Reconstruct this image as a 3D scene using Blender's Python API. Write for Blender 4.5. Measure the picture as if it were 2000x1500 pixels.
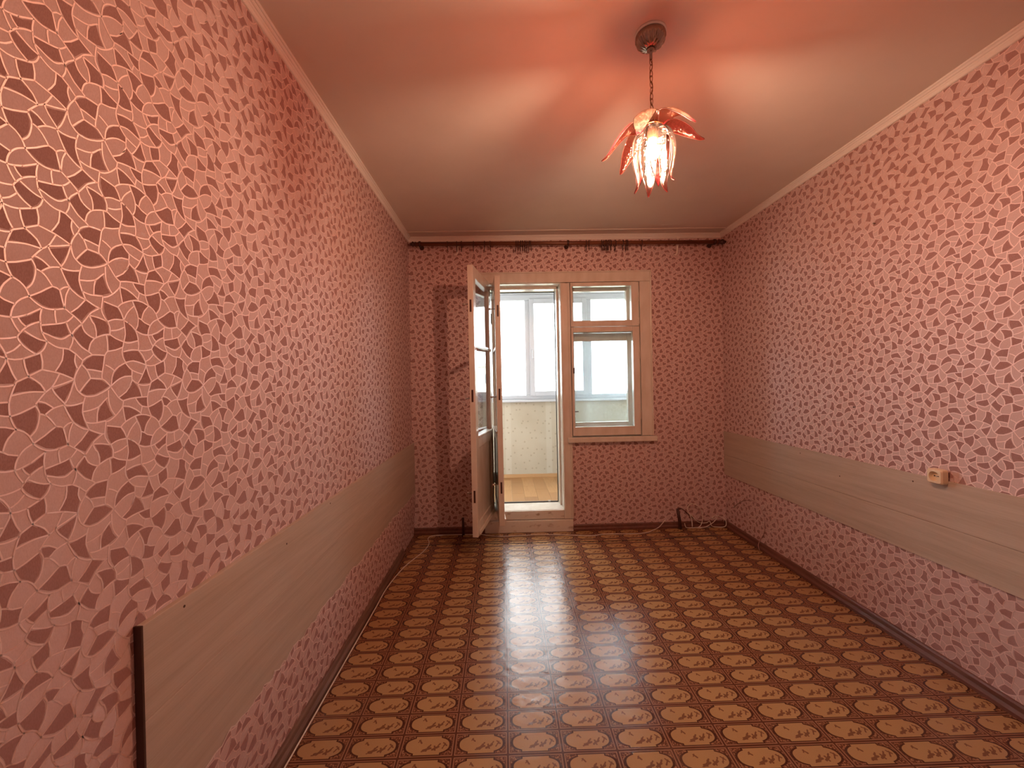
import bpy, bmesh, math, random
from mathutils import Vector, Matrix

for o in list(bpy.data.objects):
    bpy.data.objects.remove(o)
random.seed(7)
SC = bpy.context.scene
COL = SC.collection

# ---------------------------------------------------------------- camera
F_PX, PITCH, YAW, ROLL, CAM_H = 799.56, -0.0054, 0.0188, -0.0207, 1.3377
cp, sp = math.cos(PITCH), math.sin(PITCH)
FW = Vector((math.sin(YAW) * cp, math.cos(YAW) * cp, sp))
RT = Vector((math.cos(YAW), -math.sin(YAW), 0))
UP = RT.cross(FW)
R2 = RT * math.cos(ROLL) + UP * math.sin(ROLL)
U2 = UP * math.cos(ROLL) - RT * math.sin(ROLL)
CAM = Vector((0, 0, CAM_H))
cam_data = bpy.data.cameras.new('camera')
cam_data.sensor_fit = 'HORIZONTAL'
cam_data.sensor_width = 36.0
cam_data.lens = F_PX / 2000 * 36.0
cam_data.clip_start = 0.02
cam_data.clip_end = 1000
cam = bpy.data.objects.new('camera', cam_data)
COL.objects.link(cam)
m = Matrix((R2, U2, -FW)).transposed().to_4x4()
m.translation = CAM
cam.matrix_world = m
SC.camera = cam

# ---------------------------------------------------------------- sky and exposure
SKY_STRENGTH = 14.0
BULB_STRENGTH = 1850.0
SC.view_settings.view_transform = 'Standard'
SC.view_settings.look = 'None'
SC.view_settings.gamma = 1.0
SC.view_settings.use_curve_mapping = False
SC.view_settings.exposure = 0.0
world = bpy.data.worlds.new('overcast_sky')
SC.world = world
world.use_nodes = True
bgn = world.node_tree.nodes['Background']
bgn.inputs[0].default_value = (0.93, 0.97, 1.0, 1)
bgn.inputs[1].default_value = SKY_STRENGTH

# ---------------------------------------------------------------- dimensions (metres)
D = 3.6483          # room face of the balcony wall
XL, XR = -0.8266, 1.9725
YN = -0.59          # wall behind the viewer
HC = 2.63           # ceiling
PH, PV = 0.265, 0.2578   # wallpaper repeat


def ray(px, py):
    return FW + R2 * ((px - 1000) / F_PX) + U2 * ((750 - py) / F_PX)


def on_y(px, py, y):
    d = ray(px, py)
    return CAM + d * (y / d.y)


def on_x(px, py, x):
    d = ray(px, py)
    return CAM + d * (x / d.x)


def on_z(px, py, z=0.0):
    d = ray(px, py)
    return CAM + d * ((z - CAM_H) / d.z)


# ---------------------------------------------------------------- node helpers
class E:
    """small expression wrapper that writes Math nodes"""
    def __init__(self, nt, s):
        self.nt, self.s = nt, s

    def op(self, kind, *a):
        n = self.nt.nodes.new('ShaderNodeMath')
        n.operation = kind
        for i, v in enumerate((self,) + a):
            if isinstance(v, E):
                self.nt.links.new(v.s, n.inputs[i])
            else:
                n.inputs[i].default_value = v
        return E(self.nt, n.outputs[0])

    def __add__(self, o): return self.op('ADD', o)
    __radd__ = __add__
    def __sub__(self, o): return self.op('SUBTRACT', o)
    def __rsub__(self, o): return (self * -1.0) + o
    def __mul__(self, o): return self.op('MULTIPLY', o)
    __rmul__ = __mul__
    def __truediv__(self, o): return self.op('DIVIDE', o)
    def abs(self): return self.op('ABSOLUTE')
    def frac(self): return self.op('FRACT')
    def floor(self): return self.op('FLOOR')
    def pow(self, k): return self.op('POWER', k)
    def sqrt(self): return self.op('SQRT')
    def lt(self, k): return self.op('LESS_THAN', k)
    def gt(self, k): return self.op('GREATER_THAN', k)
    def min(self, o): return self.op('MINIMUM', o)
    def max(self, o): return self.op('MAXIMUM', o)
    def clamp(self): return self.op('MAXIMUM', 0.0).op('MINIMUM', 1.0)
    def step(self, a, b):      # 0 below a, 1 above b
        return ((self - a) / (b - a)).clamp()


def new_mat(name, col=(0.8, 0.8, 0.8), rough=0.5, metal=0.0, spec=0.5):
    mt = bpy.data.materials.new(name)
    mt.use_nodes = True
    b = mt.node_tree.nodes['Principled BSDF']
    b.inputs['Base Color'].default_value = (*col, 1)
    b.inputs['Roughness'].default_value = rough
    b.inputs['Metallic'].default_value = metal
    b.inputs['Specular IOR Level'].default_value = spec
    return mt


def bsdf(mt):
    return mt.node_tree.nodes['Principled BSDF']


def coords(nt, kind='Object'):
    n = nt.nodes.new('ShaderNodeTexCoord')
    return n.outputs[kind]


def mapped(nt, scale, kind='Object', rot=(0, 0, 0)):
    mp = nt.nodes.new('ShaderNodeMapping')
    mp.inputs['Scale'].default_value = scale
    mp.inputs['Rotation'].default_value = rot
    nt.links.new(coords(nt, kind), mp.inputs['Vector'])
    return mp.outputs[0]


def noise(nt, vec, scale=5.0, detail=3.0, rough=0.5, dist=0.0):
    n = nt.nodes.new('ShaderNodeTexNoise')
    n.inputs['Scale'].default_value = scale
    n.inputs['Detail'].default_value = detail
    n.inputs['Roughness'].default_value = rough
    n.inputs['Distortion'].default_value = dist
    nt.links.new(vec, n.inputs['Vector'])
    return E(nt, n.outputs[0])


def mix_col(nt, fac, a, b):
    n = nt.nodes.new('ShaderNodeMix')
    n.data_type = 'RGBA'
    if isinstance(fac, E):
        nt.links.new(fac.s, n.inputs[0])
    else:
        n.inputs[0].default_value = fac
    for i, v in ((6, a), (7, b)):
        if isinstance(v, tuple):
            n.inputs[i].default_value = (*v, 1)
        else:
            nt.links.new(v, n.inputs[i])
    return n.outputs[2]


def add_bump(mt, height, dist=0.001, strength=1.0):
    nt = mt.node_tree
    n = nt.nodes.new('ShaderNodeBump')
    n.inputs['Distance'].default_value = dist
    n.inputs['Strength'].default_value = strength
    nt.links.new(height.s, n.inputs['Height'])
    nt.links.new(n.outputs[0], bsdf(mt).inputs['Normal'])


def noisy(name, c1, c2, scale=(10, 10, 10), rough=0.5, detail=4, bump=0.0, contrast=(0.35, 0.65), spec=0.5, kind='Object'):
    mt = new_mat(name, c1, rough, spec=spec)
    nt = mt.node_tree
    f = noise(nt, mapped(nt, scale, kind), 1.0, detail)
    nt.links.new(mix_col(nt, f.step(*contrast), c1, c2), bsdf(mt).inputs['Base Color'])
    if bump:
        add_bump(mt, f, bump)
    return mt


# ---------------------------------------------------------------- materials
M = {}
M['paper'] = noisy('wallpaper_ground', (0.66, 0.50, 0.485), (0.60, 0.445, 0.43), (700, 700, 250), 0.75, 2, 0.0, spec=0.15)
M['paper_dark'] = noisy('wallpaper_mauve', (0.40, 0.235, 0.22), (0.335, 0.19, 0.175), (600, 600, 200), 0.7, 2, 0.0, spec=0.15)
M['paper_line'] = new_mat('wallpaper_pearl_line', (0.95, 0.77, 0.74), 0.56, metal=0.65, spec=1.0)
M['torn_white'] = new_mat('torn_paper_backing', (0.78, 0.70, 0.64), 0.85)
M['ceiling'] = noisy('ceiling_paint', (0.74, 0.66, 0.59), (0.70, 0.62, 0.55), (3, 3, 3), 0.8, 4)
M['cornice'] = new_mat('cornice_plastic', (0.80, 0.77, 0.72), 0.5)
M['paint'] = noisy('old_white_paint', (0.74, 0.70, 0.62), (0.66, 0.60, 0.51), (14, 14, 5), 0.18, 5, 0.0006)
M['paint_worn'] = noisy('worn_paint', (0.74, 0.70, 0.62), (0.40, 0.30, 0.22), (16, 30, 30), 0.4, 6, 0.0015, (0.58, 0.72))
M['pvc'] = new_mat('white_pvc', (0.40, 0.42, 0.44), 0.3)
M['brown_paint'] = noisy('brown_baseboard_paint', (0.17, 0.062, 0.04), (0.11, 0.042, 0.028), (30, 3, 30), 0.4, 4)
M['dusty'] = noisy('dusty_baseboard', (0.20, 0.12, 0.085), (0.12, 0.06, 0.04), (40, 4, 40), 0.6, 5)
M['dark_wood'] = noisy('dark_varnished_wood', (0.19, 0.064, 0.026), (0.12, 0.038, 0.016), (4, 60, 60), 0.35, 4)
M['ring'] = new_mat('dark_ring_plastic', (0.045, 0.013, 0.009), 0.35)
M['black'] = new_mat('black_rubber', (0.012, 0.011, 0.011), 0.6)
M['edge_band'] = new_mat('dark_edge_band', (0.05, 0.018, 0.012), 0.5)
M['dark_pipe'] = new_mat('dark_brown_pipe', (0.06, 0.02, 0.014), 0.5)
M['chrome'] = new_mat('dark_chrome', (0.33, 0.27, 0.23), 0.18, metal=1.0)
M['steel'] = new_mat('steel', (0.55, 0.53, 0.5), 0.3, metal=1.0)
M['bronze'] = new_mat('antique_brass', (0.30, 0.16, 0.08), 0.4, metal=1.0)
M['cable'] = new_mat('white_cable', (0.80, 0.76, 0.68), 0.4)
M['cable_grey'] = new_mat('rose_cable', (0.46, 0.30, 0.27), 0.5)
M['cream_plastic'] = new_mat('yellowed_plastic', (0.78, 0.66, 0.47), 0.35)
M['hook'] = new_mat('painted_hook', (0.86, 0.80, 0.74), 0.4)
M['balcony_wall'] = None
M['balcony_ceiling'] = new_mat('balcony_ceiling_paint', (0.5, 0.5, 0.49), 0.8)
M['concrete'] = new_mat('painted_concrete', (0.60, 0.60, 0.58), 0.8)

# laminate wall boards: printed grain runs along the board (y)
for nm, base, dark in (('board', (0.54, 0.45, 0.37), (0.41, 0.33, 0.26)),):
    mt = new_mat('laminate_' + nm, base, 0.55, spec=0.3)
    nt = mt.node_tree
    g1 = noise(nt, mapped(nt, (30, 1.6, 30)), 1.0, 5, 0.6, 0.6)
    g2 = noise(nt, mapped(nt, (300, 9, 300)), 1.0, 3)
    f = (g1.step(0.35, 0.7) * 0.7 + g2.step(0.4, 0.75) * 0.35).clamp()
    nt.links.new(mix_col(nt, f, base, dark), bsdf(mt).inputs['Base Color'])
    M[nm] = mt

# printed linoleum: cells 197 x 98.3 mm with an oval picture in each
CX, CY, CX0, CY0 = 0.1975, 0.0983, 0.1830, 1.5610


def make_lino():
    mt = new_mat('printed_linoleum', rough=0.3, spec=0.5)
    nt = mt.node_tree
    sep = nt.nodes.new('ShaderNodeSeparateXYZ')
    nt.links.new(coords(nt), sep.inputs[0])
    X, Y = E(nt, sep.outputs[0]), E(nt, sep.outputs[1])
    U = (((X - CX0) / CX).frac() - 0.5) * CX          # metres from the cell centre
    V = (((Y - CY0) / CY).frac() - 0.5) * CY
    au, av = U.abs(), V.abs()
    eu, ev = (au * -1.0) + CX / 2, (av * -1.0) + CY / 2   # distance to the cell edge
    e = eu.min(ev)
    # oval cartouche with a stepped middle
    oval = ((au / 0.0795).pow(2.3) + (av / 0.0355).pow(2.5)).pow(0.42)
    box = (au / 0.047).max(av / 0.0385)
    d = oval.min(box)
    n_fine = noise(nt, coords(nt), 420, 2)
    n_mid = noise(nt, coords(nt), 150, 3)
    n_big = noise(nt, coords(nt), 4, 4)
    n_lum = noise(nt, coords(nt), 1.3, 3)
    inside = d.lt(1.0)
    outline = d.lt(1.11) - inside
    # flying and running figures inside the oval
    caps = [(-0.033, 0.022, -0.024, 0.011, 0.0022), (-0.030, 0.024, -0.036, 0.015, 0.0015),
            (-0.014, -0.019, 0.012, -0.011, 0.0030), (-0.004, -0.022, 0.006, -0.003, 0.0026), (0.004, -0.010, 0.012, 0.003, 0.0020),
            (0.020, -0.018, 0.040, -0.006, 0.0030), (0.026, -0.004, 0.030, -0.020, 0.0024), (0.034, -0.009, 0.045, 0.006, 0.0020),
            (0.058, 0.010, 0.070, -0.002, 0.0020), (0.055, -0.013, 0.066, 0.006, 0.0018), (-0.020, -0.024, -0.008, -0.022, 0.0018)]
    fig = None
    wob = (n_mid - 0.5) * 0.006
    for x0, y0, x1, y1, r in caps:
        dx, dy = x1 - x0, y1 - y0
        L2 = dx * dx + dy * dy
        px, py = U - x0, V - y0
        t = ((px * dx + py * dy) / L2).clamp()
        qx, qy = px - t * dx, py - t * dy
        dist = (qx * qx + qy * qy).sqrt() - r * 1.35
        fig = dist if fig is None else fig.min(dist)
    fig = (fig + wob).lt(0.0) * inside
    # frame lines round each cell
    gap = e.lt(0.0038)
    light = e.lt(0.0064) - gap
    thin = e.lt(0.0098) - e.lt(0.0078)
    corner = (1.0 - inside) * e.gt(0.0098) * (n_mid.gt(0.50))
    oval_c = mix_col(nt, n_fine.step(0.35, 0.7) * 0.5 + n_big.step(0.3, 0.7) * 0.4, (0.46, 0.285, 0.125), (0.38, 0.22, 0.092))
    ground = mix_col(nt, n_fine.step(0.3, 0.7), (0.32, 0.145, 0.068), (0.25, 0.10, 0.046))
    c = mix_col(nt, inside, ground, oval_c)
    c = mix_col(nt, corner * 0.85, c, (0.075, 0.024, 0.013))
    c = mix_col(nt, (1.0 - inside) * e.gt(0.0098) * n_mid.lt(0.42) * 0.6, c, (0.42, 0.24, 0.12))
    c = mix_col(nt, light * 0.7, c, (0.40, 0.225, 0.125))
    c = mix_col(nt, (gap + thin).clamp() * 0.9, c, (0.075, 0.022, 0.012))
    c = mix_col(nt, outline.clamp() * 0.95, c, (0.06, 0.018, 0.010))
    c = mix_col(nt, fig * 0.9, c, (0.15, 0.06, 0.03))
    # wear
    wear = noise(nt, coords(nt), 2.2, 6, 0.65)
    c = mix_col(nt, wear.step(0.56, 0.75) * 0.22, c, (0.36, 0.25, 0.16))
    nt.links.new(c, bsdf(mt).inputs['Base Color'])
    rg = noise(nt, coords(nt), 30, 5, 0.7)
    nt.links.new((rg * 0.16 + n_lum * 0.08 + 0.10).s, bsdf(mt).inputs['Roughness'])
    h = noise(nt, coords(nt), 26, 3) * 0.7 + n_fine * 0.12 + noise(nt, coords(nt), 7, 2) * 1.6
    add_bump(mt, h, 0.0016)
    return mt


M['lino'] = make_lino()


def glass_mat(name, tint=(0.97, 0.985, 0.98), haze=0.008):
    mt = bpy.data.materials.new(name)
    mt.use_nodes = True
    nt = mt.node_tree
    nt.nodes.clear()
    out = nt.nodes.new('ShaderNodeOutputMaterial')
    tr = nt.nodes.new('ShaderNodeBsdfTransparent')
    tr.inputs[0].default_value = (*tint, 1)
    df = nt.nodes.new('ShaderNodeBsdfTranslucent')
    df.inputs[0].default_value = (0.8, 0.86, 0.88, 1)
    gl = nt.nodes.new('ShaderNodeBsdfGlossy')
    gl.inputs['Roughness'].default_value = 0.0
    ge = nt.nodes.new('ShaderNodeNewGeometry')     # same reflectance on both faces of the thin pane
    dt = nt.nodes.new('ShaderNodeVectorMath')
    dt.operation = 'DOT_PRODUCT'
    nt.links.new(ge.outputs['Incoming'], dt.inputs[0])
    nt.links.new(ge.outputs['Normal'], dt.inputs[1])
    fres = (1.0 - E(nt, dt.outputs['Value']).abs()).clamp().pow(5.0) * 0.96 + 0.04
    m1 = nt.nodes.new('ShaderNodeMixShader')
    hz = noise(nt, coords(nt), 6, 5).step(0.3, 0.75) * haze
    nt.links.new(hz.s, m1.inputs[0])
    nt.links.new(tr.outputs[0], m1.inputs[1])
    nt.links.new(df.outputs[0], m1.inputs[2])
    m2 = nt.nodes.new('ShaderNodeMixShader')
    nt.links.new(fres.s, m2.inputs[0])
    nt.links.new(m1.outputs[0], m2.inputs[1])
    nt.links.new(gl.outputs[0], m2.inputs[2])
    nt.links.new(m2.outputs[0], out.inputs[0])
    return mt


M['glass'] = glass_mat('window_glass')
M['glass_dusty'] = glass_mat('dusty_window_glass', (0.93, 0.965, 0.97), 0.045)


def petal_mat(name, clear, rosy, glow, root, base):
    """pressed glass: clear at the root, rose red towards the tip (UV v runs root to tip, u = redness)"""
    mt = bpy.data.materials.new(name)
    mt.use_nodes = True
    nt = mt.node_tree
    nt.nodes.clear()
    out = nt.nodes.new('ShaderNodeOutputMaterial')
    sep = nt.nodes.new('ShaderNodeSeparateXYZ')
    nt.links.new(coords(nt, 'UV'), sep.inputs[0])
    u, v = E(nt, sep.outputs[0]), E(nt, sep.outputs[1])
    red = (v - u).step(0.0, 0.22)
    col = mix_col(nt, red, clear, rosy)
    cold = mix_col(nt, red, (0.95, 0.88, 0.80), (0.90, 0.11, 0.18))
    col = mix_col(nt, 1.0 - v.step(0.22, 0.40), col, (clear[0] * root, clear[1] * root, clear[2] * root))   # root tint darkened to dim the bulb light thrown on the ceiling
    tr = nt.nodes.new('ShaderNodeBsdfTransparent')
    nt.links.new(col, tr.inputs[0])
    tl = nt.nodes.new('ShaderNodeBsdfTranslucent')
    nt.links.new(cold, tl.inputs[0])
    gl = nt.nodes.new('ShaderNodeBsdfGlossy')
    gl.inputs['Roughness'].default_value = 0.12
    vor = nt.nodes.new('ShaderNodeTexVoronoi')
    vor.inputs['Scale'].default_value = 130
    nt.links.new(coords(nt), vor.inputs['Vector'])
    bp = nt.nodes.new('ShaderNodeBump')
    bp.inputs['Distance'].default_value = 0.002
    nt.links.new(vor.outputs['Distance'], bp.inputs['Height'])
    nt.links.new(bp.outputs[0], gl.inputs['Normal'])
    nt.links.new(bp.outputs[0], tl.inputs['Normal'])
    m1 = nt.nodes.new('ShaderNodeMixShader')
    dens = (E(nt, vor.outputs['Distance']).step(0.15, 0.7) * 0.0030 + 0.0008) * (red * glow + base)
    nt.links.new(dens.s, m1.inputs[0])
    nt.links.new(tr.outputs[0], m1.inputs[1])
    nt.links.new(tl.outputs[0], m1.inputs[2])
    m2 = nt.nodes.new('ShaderNodeMixShader')
    m2.inputs[0].default_value = 0.03
    nt.links.new(m1.outputs[0], m2.inputs[1])
    nt.links.new(gl.outputs[0], m2.inputs[2])
    nt.links.new(m2.outputs[0], out.inputs[0])
    return mt


M['petal'] = petal_mat('petal_glass', (0.93, 0.86, 0.80), (0.90, 0.50, 0.45), 14.0, 0.66, 0.45)
M['petal_rose'] = petal_mat('rose_petal_glass', (0.80, 0.63, 0.54), (0.84, 0.56, 0.47), 46.0, 1.0, 7.0)
mt = new_mat('lit_bulb', (1, 0.8, 0.6), 0.3)
bsdf(mt).inputs['Emission Color'].default_value = (1.0, 0.56, 0.39, 1)
bsdf(mt).inputs['Emission Strength'].default_value = BULB_STRENGTH
M['bulb'] = mt

# balcony wallpaper: cream with small scattered sprigs
mt = new_mat('sprig_wallpaper', rough=0.8)
nt = mt.node_tree
vo = nt.nodes.new('ShaderNodeTexVoronoi')
vo.voronoi_dimensions = '2D'
vo.inputs['Scale'].default_value = 11.0
vo.inputs['Randomness'].default_value = 0.8
sx = nt.nodes.new('ShaderNodeSeparateXYZ')
nt.links.new(coords(nt), sx.inputs[0])
cb = nt.nodes.new('ShaderNodeCombineXYZ')
nt.links.new(sx.outputs[0], cb.inputs[0])
nt.links.new(sx.outputs[2], cb.inputs[1])
nt.links.new(cb.outputs[0], vo.inputs['Vector'])
spot = 1.0 - E(nt, vo.outputs['Distance']).step(0.07, 0.15)
patch = noise(nt, coords(nt), 2.0, 4).step(0.35, 0.7)
strip = (E(nt, sx.outputs[0]) * 1.9).frac().lt(0.14)
c = mix_col(nt, patch, (0.36, 0.325, 0.245), (0.31, 0.275, 0.20))
c = mix_col(nt, strip * 0.5, c, (0.40, 0.37, 0.295))
c = mix_col(nt, spot * 0.55, c, (0.20, 0.17, 0.115))
nt.links.new(c, bsdf(mt).inputs['Base Color'])
M['balcony_wall'] = mt

# balcony floor planks: colour varies from plank to plank
mt = new_mat('honey_plank', rough=0.35)
nt = mt.node_tree
oi = nt.nodes.new('ShaderNodeObjectInfo')
rnd = E(nt, oi.outputs['Random'])
gr = noise(nt, mapped(nt, (60, 5, 60)), 1.0, 5, 0.6, 0.5)
c = mix_col(nt, rnd, (0.40, 0.22, 0.088), (0.235, 0.108, 0.034))
c = mix_col(nt, gr.step(0.48, 0.70) * 0.75, c, (0.30, 0.14, 0.05))
nt.links.new(c, bsdf(mt).inputs['Base Color'])
M['plank'] = mt
M['plank_trim'] = new_mat('plank_skirting', (0.36, 0.21, 0.095), 0.4)
M['facade'] = new_mat('pale_facade', (0.62, 0.60, 0.55), 0.9)
M['far_window'] = new_mat('far_window', (0.12, 0.14, 0.16), 0.2)
M['ground'] = noisy('grassy_ground', (0.28, 0.30, 0.20), (0.33, 0.32, 0.28), (0.05, 0.05, 0.05), 0.9, 4)


# ---------------------------------------------------------------- mesh helpers
class MB:
    def __init__(self):
        self.v, self.f, self.mi, self.uv, self.sm = [], [], [], [], []

    def face(self, pts, mi=0, smooth=False):
        b = len(self.v)
        self.v += [tuple(p) for p in pts]
        self.f.append(tuple(range(b, b + len(pts))))
        self.mi.append(mi)
        self.sm.append(smooth)

    def box(self, x0, x1, y0, y1, z0, z1, mi=0):
        b = len(self.v)
        x0, x1 = min(x0, x1), max(x0, x1)
        y0, y1 = min(y0, y1), max(y0, y1)
        z0, z1 = min(z0, z1), max(z0, z1)
        self.v += [(x, y, z) for z in (z0, z1) for y in (y0, y1) for x in (x0, x1)]
        for q in ((0, 2, 3, 1), (4, 5, 7, 6), (0, 1, 5, 4), (2, 6, 7, 3), (0, 4, 6, 2), (1, 3, 7, 5)):
            self.f.append(tuple(b + i for i in q))
            self.mi.append(mi)
            self.sm.append(False)
        return self

    def loft(self, rings, closed_ring=True, caps=True, mi=0, smooth=True):
        b, n = len(self.v), len(rings[0])
        for r in rings:
            self.v += [tuple(p) for p in r]
        for i in range(len(rings) - 1):
            for j in range(n if closed_ring else n - 1):
                k = (j + 1) % n
                self.f.append((b + i * n + j, b + i * n + k, b + (i + 1) * n + k, b + (i + 1) * n + j))
                self.mi.append(mi)
                self.sm.append(smooth)
        if caps and closed_ring:
            self.f.append(tuple(b + j for j in reversed(range(n))))
            self.f.append(tuple(b + (len(rings) - 1) * n + j for j in range(n)))
            self.mi += [mi, mi]
            self.sm += [False, False]
        return self

    def tube(self, pts, r, n=8, mi=0, closed=False):
        pts = [Vector(p) for p in pts]
        rings = []
        up = Vector((0.13, 0.29, 0.95)).normalized()
        N = len(pts)
        for i, p in enumerate(pts):
            if closed:
                t = pts[(i + 1) % N] - pts[i - 1]
            else:
                t = pts[min(i + 1, N - 1)] - pts[max(i - 1, 0)]
            t.normalize()
            a = up - t * up.dot(t)
            if a.length < 1e-3:
                a = Vector((1, 0, 0)) - t * t.x
            a.normalize()
            up = a
            bb = t.cross(a)
            rr = r[i] if isinstance(r, (list, tuple)) else r
            rings.append([p + (a * math.cos(2 * math.pi * j / n) + bb * math.sin(2 * math.pi * j / n)) * rr for j in range(n)])
        if closed:
            rings.append(rings[0])
        return self.loft(rings, True, not closed, mi)

    def lathe(self, prof, n=24, origin=(0, 0, 0), axis='Z', mi=0, flute=None, caps=True):
        o = Vector(origin)
        rings = []
        for i, (r, h) in enumerate(prof):
            ring = []
            for j in range(n):
                a = 2 * math.pi * j / n
                rr = r * (1 + (flute[i] * math.cos(a * 16) if flute else 0))
                c, s = rr * math.cos(a), rr * math.sin(a)
                q = {'Z': (c, s, h), 'Y': (s, h, c), 'X': (h, c, s)}[axis]
                ring.append(o + Vector(q))
            rings.append(ring)
        return self.loft(rings, True, caps, mi)

    def build(self, name, mats, parent=None, loc=None, bevel=0.0, uv=None):
        me = bpy.data.meshes.new(name)
        if loc is not None:
            L = Vector(loc)
            self.v = [tuple(Vector(p) - L) for p in self.v]
        me.from_pydata(self.v, [], self.f)
        if not isinstance(mats, (list, tuple)):
            mats = [mats]
        for q in mats:
            me.materials.append(q)
        me.polygons.foreach_set('material_index', self.mi)
        me.polygons.foreach_set('use_smooth', self.sm)
        if uv:
            lay = me.uv_layers.new(name='UVMap')
            for lp in me.loops:
                lay.data[lp.index].uv = uv[lp.vertex_index]
        me.update()
        return link(name, me, parent, loc, bevel)


def link(name, me, parent=None, loc=None, bevel=0.0):
    o = bpy.data.objects.new(name, me)
    COL.objects.link(o)
    if loc is not None:
        o.location = loc
    if parent is not None:
        o.parent = parent
        if loc is not None:
            o.location = Vector(loc) - parent.location
        else:
            o.location = -parent.location
    if bevel:
        bv = o.modifiers.new('bevel', 'BEVEL')
        bv.width = bevel
        bv.segments = 2
        bv.limit_method = 'ANGLE'
    return o


def tag(o, label=None, cat=None, group=None, kind=None):
    if label: o['label'] = label
    if cat: o['category'] = cat
    if group: o['group'] = group
    if kind: o['kind'] = kind
    return o


def empty(name, loc, label=None, cat=None, group=None, kind=None):
    o = bpy.data.objects.new(name, None)
    o.empty_display_size = 0.05
    COL.objects.link(o)
    o.location = loc
    return tag(o, label, cat, group, kind)


def box_part(name, mat, parent, x0, x1, y0, y1, z0, z1, bevel=0.0):
    c = ((x0 + x1) / 2, (y0 + y1) / 2, (z0 + z1) / 2)
    return MB().box(x0, x1, y0, y1, z0, z1).build(name, mat, parent, c, bevel)


def smooth_path(P, k=4):
    """Catmull-Rom through the points"""
    P = [Vector(p) for p in P]
    out = []
    for i in range(len(P) - 1):
        a, b, c, d = P[max(i - 1, 0)], P[i], P[i + 1], P[min(i + 2, len(P) - 1)]
        for j in range(k):
            t = j / k
            out.append(0.5 * ((2 * b) + (c - a) * t + (2 * a - 5 * b + 4 * c - d) * t * t + (3 * b - a - 3 * c + d) * t ** 3))
    out.append(P[-1])
    return out

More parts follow.
